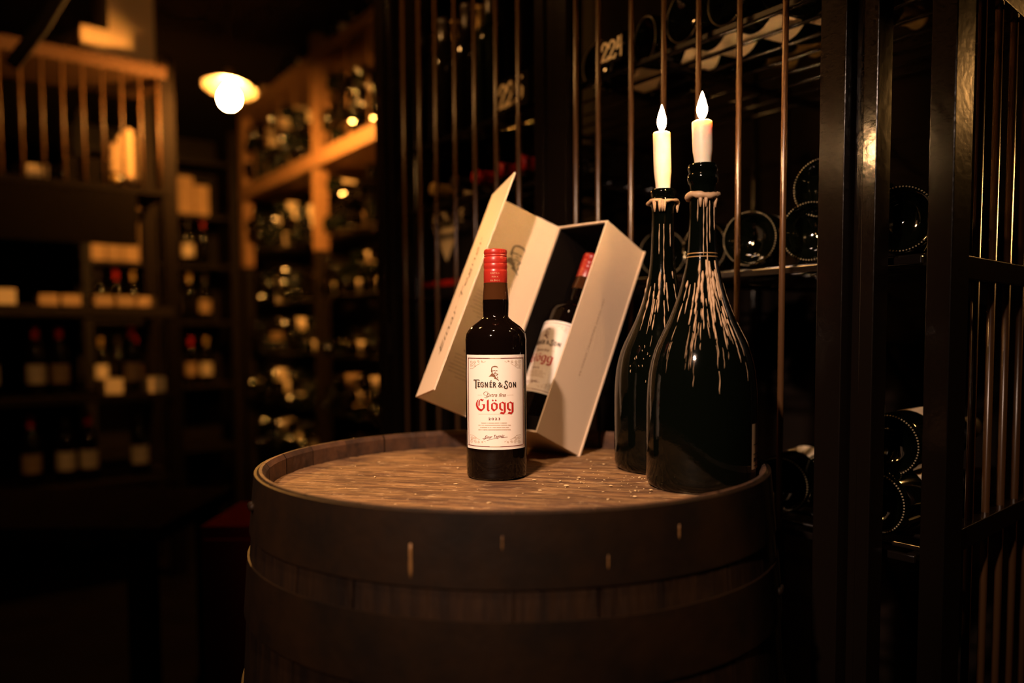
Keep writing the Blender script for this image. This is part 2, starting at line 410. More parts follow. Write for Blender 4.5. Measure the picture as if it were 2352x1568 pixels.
# wax crumbs on the barrel head: uncountable
mbc = MB()
for k in range(150):
    if k < 85: c = Vector((random.gauss(.145, .05), random.gauss(.965, .05), 0))
    else: c = Vector((random.uniform(-.24, .22), random.uniform(.80, 1.2), 0))
    if (c - Vector((BC.x, BC.y, 0))).length > .285 or (c - Vector((-.02, 1.0146, 0))).length < .05: continue
    if (c - Vector((.2236, .940, 0))).length < .07 or (c - Vector((.2, 1.066, 0))).length < .07: continue
    s = random.choice((.0006, .0008, .001, .001, .0016))
    a = random.uniform(0, 3.14); st = random.uniform(1, 2.2)
    mbt = MB().ball((0, 0, 0), s, 6, 3, 0.5)
    mbc.add([(c.x + v[0]*st*math.cos(a) - v[1]*math.sin(a), c.y + v[0]*st*math.sin(a) + v[1]*math.cos(a), HZ + v[2] + s*.3) for v in mbt.v], mbt.f)
for px, py in ((1301, 1117), (1403, 1117), (1458, 1142), (1330, 1098), (1495, 1127)):
    c = atZ(px, py, HZ); mbc.ball((c.x, c.y, HZ + .0012), .0035 if px in (1301,) else .0024, 8, 4, .35)
crumbs = obj('wax_crumbs', mbc, mat('yellowed_wax', (0.62, 0.44, 0.22), 0.5)); crumbs['kind'] = 'stuff'
tag(crumbs, 'pale wax crumbs scattered over the barrel top', 'wax crumbs')

# ------------------------------------------------------------------ the red-capped bottle (local frame, base at origin, front = -Y)
BR = 0.0386
def zpx(y): return (1092 - y) * 0.000559
def body_profile():
    px = [(731, 30.7), (737, 38), (744, 47.5), (751, 56.5), (758, 62.5), (766, 67), (779, 69.5), (800, 69.3), (900, 69.2), (1040, 69.2), (1072, 69.2), (1078, 68.2), (1081, 69.0), (1088, 68.0), (1092, 64)]
    pr = [(r * 0.000559 if r < 68 else BR * r / 69.2, zpx(y)) for y, r in px]
    pr[-1] = (0.0345, 0.0)
    pr += [(0.030, 0.002), (0.012, 0.012), (0.0001, 0.014)]
    return [(0.0001, zpx(726)), (28.6*.000559, zpx(727))] + pr
CAPTOP = 0.288
def rp(s, t): return s
# label geometry: pixel of the photograph -> angle / height on the bottle
LX, LZ0, LZ1 = 1141.5, 0.039, 0.156
def lab_pt(px, py, r=BR + 0.0006):
    s = max(-0.985, min(0.985, (px - LX) / 69.6)); th = math.asin(s)
    py = py + (1 - math.cos(th)) * 69 * (py - 805) / 1850
    z = LZ1 - (py - 814) * (LZ1 - LZ0) / 217.5
    return (r * math.sin(th), -r * math.cos(th), z)
def Z6(x, y): return (1085 + x / 15.68, 860 + y / 15.68)
def ZP(x, y): return (1105 + x / 28.51, 830 + y / 28.51)
GLYPH_RED = [
    [(318,858),(250,920),(214,1010),(212,1090),(240,1185),(300,1255),(395,1305),(450,1262),(530,1170),(537,1040),(470,1040),(405,1047),(468,1068),(470,1160),(430,1222),(370,1215),(310,1160),(275,1090),(268,1010),(285,920)],
    [(352,880),(307,930),(304,1060),(300,1125),(345,1085),(354,905)],
    [(352,888),(400,848),(450,875),(500,868),(445,935),(390,905)],
    [(600,910),(665,868),(665,1235),(702,1262),(652,1303),(600,1255)],
    [(805,870),(840,905),(805,940),(770,905)], [(907,870),(944,905),(907,940),(870,905)],
    [(745,1040),(808,1000),(808,1215),(745,1215)], [(745,1214),(808,1190),(880,1240),(835,1305)],
    [(835,1305),(850,1250),(906,1195),(972,1185),(925,1240)], [(905,1060),(975,1030),(972,1190),(905,1200)],
    [(806,1002),(860,968),(975,1032),(905,1066),(830,1015),(806,1034)],
]
for dx in (0, 266):
    GLYPH_RED += [[(x+dx, y) for x, y in P] for P in (
        [(1022,1020),(1085,982),(1085,1200),(1022,1210)], [(1083,984),(1145,948),(1198,985),(1180,1032),(1115,992),(1083,1015)],
        [(1178,1005),(1245,972),(1245,1300),(1178,1320)], [(1022,1208),(1085,1186),(1168,1250),(1112,1290)],
        [(1178,1318),(1245,1298),(1240,1325),(1165,1410),(1040,1372),(1100,1312),(1160,1338)])]
GLYPH_BLACK = [  # (points, width)
    ([(145,174),(335,174)], 30), ([(150,174),(148,200)], 16), ([(332,174),(334,195)], 14), ([(218,172),(214,468)], 33), ([(195,462),(236,462)], 14),
    ([(298,252),(298,422)], 32), ([(284,262),(358,262)], 22), ([(298,335),(342,335)], 19), ([(284,408),(360,408)], 26), ([(356,258),(356,285)], 12), ([(358,395),(358,418)], 12),
    ([(486,292),(466,262),(432,252),(400,278),(387,338),(398,396),(432,424),(468,414),(482,384),(482,346),(448,346)], 26),
    ([(548,428),(548,256)], 27), ([(548,262),(622,420)], 34), ([(626,425),(626,254)], 25),
    ([(716,256),(716,430)], 33), ([(700,264),(778,264)], 22), ([(716,340),(760,340)], 19), ([(700,420),(780,420)], 26), ([(732,222),(758,186)], 20), ([(776,258),(778,286)], 12), ([(779,404),(779,428)], 12),
    ([(832,258),(832,434)], 33), ([(832,268),(878,268),(900,300),(880,338),(836,346)], 25), ([(864,346),(906,432)], 30),
    ([(1128,432),(1030,322),(1014,296),(1032,272),(1062,272),(1080,296),(1062,326),(1006,370),(1004,412),(1044,430),(1092,402),(1128,344)], 22),
    ([(1308,262),(1292,222),(1258,212),(1228,238),(1230,284),(1276,348),(1308,408),(1300,458),(1252,480),(1206,462),(1194,420),(1222,392)], 31),
    ([(1405,266),(1436,282),(1450,350),(1436,418),(1405,434),(1374,418),(1360,350),(1374,282),(1405,266)], 27),
    ([(1510,432),(1510,260)], 27), ([(1510,266),(1584,426)], 34), ([(1586,434),(1586,258)], 25),
]
PORTRAIT = [
    [(800,430),(830,340),(900,285),(1000,250),(1140,262),(1215,310),(1245,420),(1195,355),(1100,325),(1000,325),(905,345),(872,385),(862,500),(885,560),(888,705),(830,690),(788,620)],
    [(640,940),(760,850),(800,765),(890,735),(960,820),(1050,905),(1090,965),(1150,1060),(1290,1190),(1260,1215),(1150,1130),(980,1070),(1005,995),(850,940)],
    [(1185,925),(1222,970),(1225,1090),(1180,1040)],
]
PORTRAIT_STROKES = [([(880,572),(960,566),(1050,545)], 42), ([(1105,560),(1180,572)], 44), ([(990,672),(1050,655),(1115,675)], 22), ([(930,800),(1000,755),(1070,735),(1150,770),(1235,780)], 34),
    ([(935,805),(990,850),(1055,885)], 34), ([(1205,800),(1160,850),(1135,890)], 34), ([(1010,800),(1060,825)], 20), ([(1050,600),(1065,660)], 16), ([(890,700),(935,800)], 30)]
GREEKED = [(1, 0.30, 980.0, 56), (2, 0, 985.0, 70), (3, 0, 990.3, 62), (4, 0, 995.6, 70)]
def spiral(cx, cy, r, turns, a0, sgn, n=14):
    return [(cx + r*(1-k/n*.85)*math.cos(a0 + sgn*turns*2*math.pi*k/n), cy + r*(1-k/n*.85)*math.sin(a0 + sgn*turns*2*math.pi*k/n)) for k in range(n+1)]
def dense(pts, n=10):
    out = []
    for (x0, y0), (x1, y1) in zip(pts[:-1], pts[1:]):
        out += [(x0 + (x1-x0)*k/n, y0 + (y1-y0)*k/n) for k in range(n)]
    return out + [pts[-1]]
def frame_fn(sx, sy): return (sx, sy)
def make_gloegg(label, loc):
    t = thing('mulled_wine_bottle', label, 'bottle', loc)
    gl = obj('glass_body', MB().lathe(body_profile(), 72), m_glass, t, smooth=0.7)
    obj('glass_neck', MB().lathe([(27*.000559, zpx(652)), (27.0*.000559, zpx(660)), (28.2*.000559, zpx(672)), (29.3*.000559, zpx(690))], 48), m_neck, t, smooth=0.7, label='clear brown neck above the wine line')
    obj('wine_filled_neck', MB().lathe([(29.3*.000559, zpx(690)), (29.6*.000559, zpx(696)), (29.0*.000559, zpx(715)), (28.6*.000559, zpx(727)), (30.7*.000559, zpx(731))], 48), m_glass, t, smooth=0.7)
    # screw cap with rings and plain skirt
    k = 26.3 * .000559
    cap = [(0.0001, CAPTOP), (k*.90, CAPTOP), (k*.97, CAPTOP-.0012), (k, CAPTOP-.004), (k*.985, CAPTOP-.0055), (k*.955, CAPTOP-.0068), (k*.985, CAPTOP-.0082), (k*.95, CAPTOP-.0095), (k*.99, CAPTOP-.011), (k*1.01, CAPTOP-.0125), (k*1.01, CAPTOP-.0165), (k*.985, CAPTOP-.0178), (k*1.015, CAPTOP-.0192), (k*1.02, CAPTOP-.0225), (k*.975, CAPTOP-.0245), (k*.975, CAPTOP-.0258), (k*1.01, CAPTOP-.027), (k*1.012, CAPTOP-.028)]
    cp = obj('screw_cap', MB().lathe(cap, 56), m_red, t, smooth=0.45)
    sk = obj('cap_skirt', MB().lathe([(k*1.012, CAPTOP-.028), (k*1.012, CAPTOP-.045), (k*.99, CAPTOP-.0455)], 56), m_red, t, smooth=0.6)
    pr = Print()
    for s, dy in (('EXTRA', .0075), ('FINA', .0120), ('GLÖGG', .0165)):
        pr.add(text2d(s, .0019, space=1.5), lambda x, y, dy=dy: (x, CAPTOP - .0275 - dy - .0001 + y + .0036))
    pr.build('gold_lettering', lambda x, y: (k*1.03*math.sin(x/k), -k*1.03*math.cos(x/k), y), m_gold, sk)
    # paper label
    th = math.radians(68); n = 56
    vs = []; fs = []
    for i in range(n+1):
        a = -th + 2*th*i/n
        for z in (LZ0, LZ1): vs.append(((BR+.00025)*math.sin(a), -(BR+.00025)*math.cos(a), z))
    for i in range(n): fs.append((2*i, 2*i+2, 2*i+3, 2*i+1))
    lb = obj('paper_label', MB().add(vs, fs), m_paper, t, smooth=3.2)
    P = lambda x, y: lab_pt(x, y)
    # print
    red = Print()
    for g_ in GLYPH_RED: red.add(poly2d(g_), Z6)
    red.build('red_lettering', P, m_redink, lb)
    blk = Print()
    for pts, wd in GLYPH_BLACK: blk.add(stroke2d(pts, wd), Z6)
    blk.build('black_lettering', P, m_blackink, lb)
    shp = Print()     # grey drop shadow lines of the two wordmarks
    for pts, wd in GLYPH_BLACK: shp.add(stroke2d([(x+16, y+22) for x, y in pts], wd*.8), Z6)
    shp.build('lettering_shadow', lambda x, y: lab_pt(x, y, BR+.0004), m_tanink, lb)
    br = Print()
    for g_ in PORTRAIT: br.add(poly2d(g_), ZP)
    for pts, wd in PORTRAIT_STROKES: br.add(stroke2d(pts, wd), ZP)
    vt = text2d('Extra fina', 8.2, shear=.38, width=43); br.add(vt, lambda x, y: (1143.5 + x, 909 - y))
    br.add(stroke2d([(1126,899),(1120,898),(1116,901),(1117,905),(1121,906)], .8)); br.add(stroke2d([(1118,911),(1122,912),(1128,908)], .8))
    br.build('brown_print', P, m_brownink, lb)
    ma = Print()
    ma.add(text2d('2023', 5.4, bold=.03, space=1.35, width=26), lambda x, y: (1139.4 + x, 962.8 - y))
    vt = text2d('Einar Tegnér', 7.0, shear=.45, width=44); ma.add(vt, lambda x, y: (1139.5 + x, 1004 - y - .07*x))
    ma.add(stroke2d([(1123,1009.5),(1140,1005.5),(1160,1003),(1168,1002)], .8)); ma.add(stroke2d([(1114,1005.5),(1117,1006.5),(1121,1004.5)], 1.3))
    for sx0, sx1, sy, wd in ((1081, 1203, 821.7, 1.5), (1079.5, 1201.5, 1024.3, 1.5)):
        for a, b in ((sx0, sx0 + (sx1-sx0)*.40), (sx0 + (sx1-sx0)*.60, sx1)):
            # follow the bottle: constant height on the glass
            ma.add(stroke2d(dense([(a, sy), (b, sy)], 14), wd), lambda x, y: (x, y - (1 - math.cos(math.asin(max(-.98, min(.98, (x-LX)/69.6)))))*69*(y-805)/1850))
    gd = Print()
    for yy in (821.7, 1024.3): gd.add(stroke2d(dense([(1129, yy), (1154, yy)], 6), 1.3), lambda x, y: (x, y - (1 - math.cos(math.asin((x-LX)/69.6)))*69*(y-805)/1850))
    gd.build('line_sheen', P, m_tanink, lb)  # lighter middle of the frame lines imitates their reflection
    for sx in (1081, 1202.3): ma.add(stroke2d(dense([(sx, 822), (sx, 1018.5)], 4), 1.1))
    ma.build('maroon_print', P, m_maroon, lb)
    tn = Print()
    rnd = random.Random(3)
    for _, _, y0, ww in GREEKED:
        x = 1139 - ww/2
        while x < 1139 + ww/2:
            L = rnd.uniform(.6, 1.0); tn.add(stroke2d([(x, y0 - 10.5), (x + L, y0 - 10.5)], 1.25)); x += L + rnd.choice((.7, .7, .7, .75, .75, 1.9))
    for (cx, cy, sx, sy) in ((1085, 826, 1, 1), (1198.5, 826, -1, 1), (1084, 1016, 1, -1), (1197, 1016, -1, -1)):
        for (dx, dy, r, t0) in ((4, 4, 4.2, 0), (12, 4, 3.6, 1.5), (20, 3, 3.0, 3), (4, 12, 3.8, 2), (11, 11, 3.4, .7), (28, 2.5, 2.2, 1)):
            tn.add(stroke2d(spiral(cx + sx*dx, cy + sy*dy, r, 1.4, t0, sx*sy), .55))
        tn.add(stroke2d([(cx, cy + sy*19), (cx + sx*8, cy + sy*18), (cx + sx*18, cy + sy*10), (cx + sx*36, cy + sy*3)], .6))
    tn.add(stroke2d([(1103, 905.5), (1112, 905.5)], .5)); tn.add(stroke2d([(1168, 906), (1181, 905.5)], .5)); tn.add(stroke2d(dense([(1104, 949), (1178, 949)], 8), .5))
    tn.build('tan_print', P, m_tanink, lb)
    return t
b1 = make_gloegg('wine bottle with ribbed red cap and cream label standing in front of the box', (-0.0202, 1.0146, HZ))
b1.rotation_euler = (0, 0, math.radians(-1.0))

# ------------------------------------------------------------------ gift box leaning on the cage
BOXM = Matrix(((0.67722508, 0.66011193, 0.32498989), (-0.73573391, 0.61226666, 0.28952573), (-0.00786108, -0.43518017, 0.90030907)))
bw, bd, bu = (Vector(c) for c in BOXM.transposed())
BO = Vector((0.09862177, 1.17943958, 0.9203)); BW, BD, BH, BT = 0.10398, 0.09739, 0.345, 0.0028
gbox = thing('gift_box', 'open cream cardboard bottle box leaning back against the cage', 'gift box', BO)
M4 = BOXM.to_4x4(); M4.translation = BO; gbox.matrix_world = M4
# local frame: x 0=right edge towards -BW (hinge), y 0=back towards -BD (front), z up
def lbox(name, a, b, m, par=gbox, **k): return obj(name, MB().box(a, b), m, par, **k)
lbox('side_panel', (-BT, -BD, 0), (0, 0, BH), m_card)
lbox('side_panel', (-BW, -BD, 0), (-BW + BT, 0, BH), m_card)
lbox('back_panel', (-BW + BT, -BT, 0), (-BT, 0, BH), m_card)
lbox('bottom_panel', (-BW + BT, -BD, 0), (-BT, -BT, BT), m_card)
lbox('top_panel', (-BW + BT, -BD, BH - BT), (-BT, -BT, BH), m_card)
# black lining on the inner walls, plus the foam bed
e = BT + 0.0008
lining = obj('lining', MB().box((-e - .001, -BD + .003, BT), (-BT, -BT, BH - BT)).box((-BW + BT, -BD + .003, BT), (-BW + e + .001, -BT, BH - BT))
    .box((-BW + e, -BT - .0015, BT), (-e, -BT, BH - BT)).box((-BW + e, -BD + .003, BT), (-e, -BT, BT + .022)).box((-BW + e, -BD + .003, BH - BT - .0012), (-e, -BT, BH - BT)), m_lining, gbox)
# back of the outer cover that wraps round (a hair wider than the tray)
lbox('cover_back', (-BW - .001, 0, -.0015), (.002, .0022, BH + .0015), m_card)
pr = Print(); pr.add(text2d('EN SVENSK TRADITION SEDAN 1880', .0034, space=1.9, width=.126))
pr.build('side_lettering', lambda x, y: (0.0005, -BD*.515 - y, .171 + x), m_brownink, gbox)
# lid, hinged on the left front edge, opened 115 degrees, with a fold-over flap
def lid_frame(ang): 
    return Vector((math.cos(ang), -math.sin(ang), 0))
HG = Vector((-BW, -BD, 0)); ph = math.radians(115); ps = math.radians(24)
ld, fd = lid_frame(ph), lid_frame(ps)
LW, FLW, T2 = 0.116, 0.100, 0.0026
nl = Vector((math.sin(ph), math.cos(ph), 0))     # inner face normal side
if nl.dot(fd) < 0: nl = -nl
lid = obj('lid', MB().obox(HG - nl*T2, ld*LW, nl*T2, Vector((0, 0, BH))), m_card, gbox)
LO = HG + ld*LW
nf = Vector((math.sin(ps), math.cos(ps), 0))
if nf.dot(-ld) < 0: nf = -nf                      # inner face looks back over the lid
flap = obj('closing_flap', MB().obox(LO - nl*T2 - nf*T2*0, fd*FLW, -nf*T2, Vector((0, 0, BH))), m_card, gbox)
# printed matter on lid: bust and greeked paragraphs
def lidpt(x, y): 
    p = HG + ld*x + nl*0.0005; return (p.x, p.y, y)
pl = Print()
def LP(x, y): return (0.0490 - (x - 1010)/1000*0.050, 0.2640 - (y - 700)/1000*0.050)
for g_ in PORTRAIT: pl.add(poly2d(g_), LP)
for pts, wd in PORTRAIT_STROKES: pl.add(stroke2d(pts, wd), LP)
pl.build('bust_print', lidpt, mat('soft_grey_ink', (0.13, 0.095, 0.06), 0.6), lid)
pg = Print(); rnd = random.Random(5)
def para(y0, nl_, wid, cx=.060, hh=.0011, dy=.0056):
    for i in range(nl_):
        ww = wid * rnd.uniform(.75, 1) if i < nl_-1 else wid*.5
        x = cx - ww/2
        while x < cx + ww/2:
            L = rnd.uniform(.003, .008); pg.add(stroke2d([(x, y0 - i*dy), (min(x+L, cx+ww/2), y0 - i*dy)], hh)); x += L + .0012
para(.190, 8, .062, .060); para(.084, 7, .070, .057)
pg.build('small_print', lidpt, mat('faded_ink', (0.40, 0.29, 0.20), 0.6), lid)['kind'] = 'stuff'
ph_ = Print(); ph_.add(text2d('NATURLIGT', .0042, bold=.03, width=.036), lambda x, y: (.057 - x, .091 + y)); ph_.build('heading_print', lidpt, m_brownink, lid)
def flappt(x, y):
    p = LO - nl*T2 + fd*x - nf*(T2 + 0.0005); return (p.x, p.y, y)
vt = text2d('Einar Tegnér', .024, shear=.42, bold=-.022, width=.19)
sg = Print(); sg.add(vt, lambda x, y: (.058 - y*.75, .158 + x)); 
sg.add(stroke2d([(.060, .125), (.058, .10), (.056, .068), (.052, .060), (.046, .075), (.044, .11)], .0006))
sg.build('signature_print', flappt, m_blackink, flap)
# bottle lying in the box
b2 = make_gloegg('wine bottle with red cap lying inside the open cream box', BO)
bo = BO + bw*(-BW*.5 - .0065) + bd*(-BD*.5 + .002) + bu*(.0265)
Mb = BOXM.to_4x4(); Mb.translation = bo
b2.matrix_world = Mb

# ------------------------------------------------------------------ champagne magnums with candles
K = 0.000517
MPROF = [(1118, 96), (1116, 112), (1108, 121), (1095, 124), (1000, 124.3), (935, 124.2), (900, 123.2), (878, 121.5), (855, 119), (830, 114), (806, 107), (785, 98.5), (765, 88.5), (744, 78), (720, 67.5), (700, 60), (680, 53), (660, 47.5), (641, 43), (618, 38), (593, 33.8), (570, 31.5), (540, 30), (500, 29), (470, 28.6), (445, 29), (434, 29.6), (430, 33), (420, 34.5), (413, 33.5), (409, 30.5), (404, 31.5), (400, 33), (394, 33), (389, 30.5), (388, 27), (392, 22), (440, 20)]
def magnum(label, loc, s, drips, group=None):
    t = thing('champagne_magnum', label, 'bottle', loc)
    prof = [(0.0001, .035), (.03, .030), (.048, .006)] + [(r*K*s, (1118-y)*K*s) for y, r in MPROF]
    obj('glass_body', MB().lathe(prof, 72), m_green, t, smooth=0.8)
    pts = [((1118-y)*K*s, r*K*s) for y, r in MPROF[:-3]]
    def rad(z):
        for (z0, r0), (z1, r1) in zip(pts[:-1], pts[1:]):
            if z0 <= z <= z1: return r0 + (r1-r0)*(z-z0)/max(1e-9, z1-z0)
        return pts[-1][1]
    mbd = MB(); rnd = random.Random(drips[0])
    for (a, z1, z0, wd) in drips[1](rnd, s):
        n = max(3, int((z1-z0)/.005)); path = []; rr = []
        for i in range(n+1):
            z = z1 + (z0-z1)*i/n; aa = a + .008*math.sin(i*1.3 + a*9) ; r = rad(z) + wd*.05
            path.append((r*math.cos(aa), r*math.sin(aa), z)); rr.append(wd*(.35 + .65*abs(math.sin(i*.9 + a*5))) * (.5 if i in (0, n) else 1))
        mbd.tube(path, rr, 6)
    d = obj('wax_drips', mbd, m_drip, t, smooth=3.2, kind='stuff', label='pale wax runs down the neck and shoulder')
    return t, rad
def streaks(rnd, s, n, a0, sp, top, drop, wmax):
    out = []
    for i in range(n):
        a = -math.pi/2 + rnd.gauss(a0, sp); z = rnd.uniform(*top)*s; end = z - abs(rnd.gauss(0, drop)) - .01
        while z > max(end, .10):
            L = rnd.uniform(.008, .026); f = max(.25, 1 - (.268*s - z)/.14)
            out.append((a + rnd.uniform(-.012, .012), z, z - L, rnd.uniform(.35, 1.0)*wmax*f)); z -= L + rnd.choice((-.002, -.001, 0, .003, .007))
    return out
def drips_big(rnd, s):
    out = streaks(rnd, s, 26, .12, .40, (.225, .268), .055, .0026) + streaks(rnd, s, 24, .05, .75, (.16, .24), .04, .0013)
    for i in range(5): out.append((-math.pi/2 + (-.6, -.15, .1, .32, .8)[i], .335*s, (.31, .27, .20, .285, .30)[i]*s, .0007))
    return out
def drips_small(rnd, s):
    out = streaks(rnd, s, 13, -.30, .40, (.225, .272), .05, .0021)
    for i in range(26): 
        z1 = rnd.uniform(.12, .17); out.append((-math.pi/2 + rnd.uniform(-1.0, .2), z1, z1 - rnd.uniform(.001, .004), .0006))
    for i in range(3): out.append((-math.pi/2 + (-.5, -.1, .5)[i], .33*s, (.29, .262, .30)[i]*s, .0008))
    return out
MB1 = Vector((.2236, .940, HZ)); MB2 = Vector((.2010, 1.0655, HZ))
big, rbig = magnum('dark green champagne magnum with heavy wax drips at the barrel rim, nearest the camera', MB1, 1.0, (11, drips_big))
sml, rsml = magnum('dark green champagne magnum with wax drips standing behind its twin, beside the box', MB2, 0.983, (23, drips_small))
def wax_ring(t, R, z, seed, r0=.0036):
    rnd = random.Random(seed); mb = MB(); n = 26; pts = []
    for k in range(n):
        a = 2*math.pi*k/n; pts.append((R*math.cos(a), R*math.sin(a), z + rnd.uniform(-.0015, .0015)))
    mb.tube(pts + [pts[0]], [r0*rnd.uniform(.75, 1.2) for _ in range(n)] + [r0], 8, cap=False)
    for k in range(5):
        a = -math.pi/2 + rnd.uniform(-1.3, 1.3); mb.tube([(R*math.cos(a), R*math.sin(a), z), (R*.96*math.cos(a), R*.96*math.sin(a), z-.008), (R*.95*math.cos(a), R*.95*math.sin(a), z-.014)], [.0026, .002, .0009], 6)
    return obj('wax_ring', mb, m_drip, t, smooth=3.2, label='lumpy ring of pale wax round the neck')
wax_ring(big, rbig(.340) + .002, .340, 2); wax_ring(sml, rsml(.3535) + .0022, .354, 4, .0024)
m_dullgold = mat('dull_gold', (0.30, 0.17, 0.06), 0.4)
obj('glass_collar', MB().lathe([(rbig(.274)+.0001, .2742), (rbig(.274)+.0003, .2737), (rbig(.272)+.0001, .2731)], 48), m_dullgold, big, smooth=3.2, label='thin gold line round the neck')
obj('glass_collar', MB().lathe([(rbig(.270)+.0001, .2702), (rbig(.27)+.0003, .2697), (rbig(.269)+.0001, .2691)], 48), m_dullgold, big, smooth=3.2)
# barcode sticker on the right flank of the near magnum
aS, aE = math.radians(48), math.radians(80); R_ = 124.3*K + .0003
def flank(a, z, r=R_): return (r*math.sin(a), -r*math.cos(a), z)
vs = []; fs = []
for i in range(13):
    a = aS + (aE-aS)*i/12
    for z in (.026, .078): vs.append(flank(a, z))
for i in range(12): fs.append((2*i, 2*i+2, 2*i+3, 2*i+1))
stk = obj('sticker', MB().add(vs, fs), mat('aged_sticker', (0.42, 0.28, 0.15), 0.6), big, smooth=3.2, label='aged paper sticker with dark lines')
mbs = MB()
for z0, z1, x0, x1 in ((.0535, .0548, .1, .95), (.0425, .0438, .1, .95), (.0345, .039, .12, .4), (.035, .038, .5, .9), (.029, .0304, .15, .9), (.060, .0606, .6, .95), (.064, .0646, .6, .95), (.068, .0686, .6, .95), (.072, .0726, .6, .95)):
    pv = []
    for i in range(7):
        a = aS + (aE-aS)*(x0 + (x1-x0)*i/6)
        pv += [flank(a, z0, R_+.0003), flank(a, z1, R_+.0003)]
    mbs.add(pv, [(2*i, 2*i+2, 2*i+3, 2*i+1) for i in range(6)])
obj('sticker_print', mbs, m_blackink, stk)
def candle(label, base, h, r, lean, flame_h, seed):
    t = thing('candle', label, 'candle', base)
    rnd = random.Random(seed); n = 28; prof = [(r*.80, -.012), (r*.82, .0), (r*.86, h*.12), (r*.98, h*.30), (r, h*.5), (r, h*.93), (r*.98, h*.985), (r*.90, h), (r*.6, h-.001), (r*.3, h-.0015), (.0001, h-.0016)]
    mb = MB().lathe(prof, n)
    mb.v = [(v[0] + lean*v[2] - (.0012 if v[0] < 0 and v[2] < h*.3 else 0)*0, v[1], v[2] + (rnd.uniform(-.0004, .0004) if v[2] > h*.9 else 0)) for v in mb.v]
    obj('wax_stick', mb, m_wax, t, smooth=0.9)
    obj('wick', MB().tube([(lean*h, 0, h-.003), (lean*h, 0, h+.004), (lean*h+.001, 0, h+.007)], .0008, 6), m_wick, t)
    f = flame_h; fp = [(.0001, 0), (.0026, .001), (.0050, f*.14), (.0062, f*.30), (.0060, f*.42), (.0046, f*.60), (.0028, f*.78), (.0013, f*.92), (.0001, f)]
    mf = MB().lathe([(rr, h + .0025 + z) for rr, z in fp], 18)
    mf.v = [(v[0] + lean*h, v[1], v[2]) for v in mf.v]
    obj('flame', mf, m_flame, t, smooth=3.2)
    return t
candle('short burning white candle in the neck of the near magnum', MB1 + Vector((0, 0, (1118-388)*K + .0005)), .0485, .0117, -.03, .032, 1)
candle('tall burning white candle in the neck of the rear magnum', MB2 + Vector((0, 0, (1118-388)*K*.983 + .0005)), .0735, .0115, -.03, .034, 2)

# ------------------------------------------------------------------ the iron cage
ZT = 2.45
def vbar(mb, p, r, z0=0.03, z1=ZT): return mb.tube([(p.x, p.y, z0), (p.x, p.y, z1)], r, 8)
def slab(p, q, off0, off1, z0, z1):
    """box following the cage line from p to q, from off0 to off1 in front of it"""
    d = Vector(q) - Vector(p)
    return MB().obox(Vector((p[0], p[1], z0)) + NA*off0, d, NA*(off1-off0), Vector((0, 0, z1-z0)))
def gate(label, x_far, x_near, bars, wf, wn, group):
    pf, pn = onA(x_far), onA(x_near)
    t = thing('cage_gate', label, 'gate', (pn.x, pn.y, 0)); O = t.location
    dd = (pn - pf).normalized()
    obj('stile', slab(pf, pf + dd*wf, -.012, .012, .02, ZT), m_iron, t, origin=O, bevel=.0014)
    obj('stile', slab(pn - dd*wn, pn, -.014, .014, .02, ZT), m_iron, t, origin=O, bevel=.0014)
    obj('rail', slab(pf + dd*wf, pn - dd*wn, -.010, .010, .02, .06), m_iron, t, origin=O)
    obj('rail', slab(pf + dd*wf, pn - dd*wn, -.010, .010, ZT - .04, ZT), m_iron, t, origin=O)
    p0 = onA(bars[0]); r0 = None
    for b in bars:
        p = onA(b)
        if r0 is None:
            r0 = obj('bar', vbar(MB(), Vector((0, 0, 0)), .0045, .06, ZT-.04), m_rod, t, smooth=3.2); r0.location = (p.x-O.x, p.y-O.y, 0)
        else: inst('bar', r0.data, t, (p.x-O.x, p.y-O.y, 0))
    # hinges on the far stile
    for z in (1.05, 1.95):
        obj('hinge', MB().tube([(pf.x, pf.y, z), (pf.x, pf.y, z+.08)], .008, 10).v and MB().tube([(pf.x + NA.x*.016, pf.y + NA.y*.016, z), (pf.x + NA.x*.016, pf.y + NA.y*.016, z+.08)], .008, 10), m_iron, t, smooth=0.8, origin=O)
    return t
gate('barred iron cage gate behind the box, left of the candles', 903, 1261, [930, 966, 1003, 1047, 1092, 1141, 1192], .02, .026, None)
gate('barred iron cage gate right behind the candle bottles', 1284, 1953, [1323, 1374, 1449, 1523, 1602, 1695, 1799], .034, .036, None)
def post(label, x0, x1, off0, off1):
    p, q = onA(x0), onA(x1)
    o = obj('cage_post', slab((0, 0, 0), q - p, off0, off1, 0, ROOM_H), m_iron, bevel=.0014); o.location = (p.x, p.y, 0)
    tag(o, label, 'post'); return o
post('black iron post at the far left end of the cage', 880, 899, -.02, .02)
post('narrow dark iron post between the two barred gates', 1264, 1281, -.02, .008)
post('dark recessed iron post right of the large gate', 1957, 1992, -.035, -.004)
post('slim glossy iron post between large gate and corner post', 1993, 2026, -.018, .014)
cp_ = onA(2190); cq_ = onA(2131)
co = obj('corner_post', MB().obox((0, 0, 0), cq_ - cp_, -NA*.042, Vector((0, 0, ROOM_H))), m_iron, bevel=.0014); co.location = (cp_.x, cp_.y, 0)
tag(co, 'broad black iron corner post of the cage at right', 'post')
# far end panel of the cage
fe = onA(882); 
o = obj('cage_end_panel', MB().obox((0, 0, 0), -NA*.60, DA*.012, Vector((0, 0, ROOM_H))), m_darkwood); o.location = (fe.x + DA.x*.055 - NA.x*.022, fe.y + DA.y*.055 - NA.y*.022, 0)
tag(o, 'dark boarded end of the cage beside the far racks', 'panel')
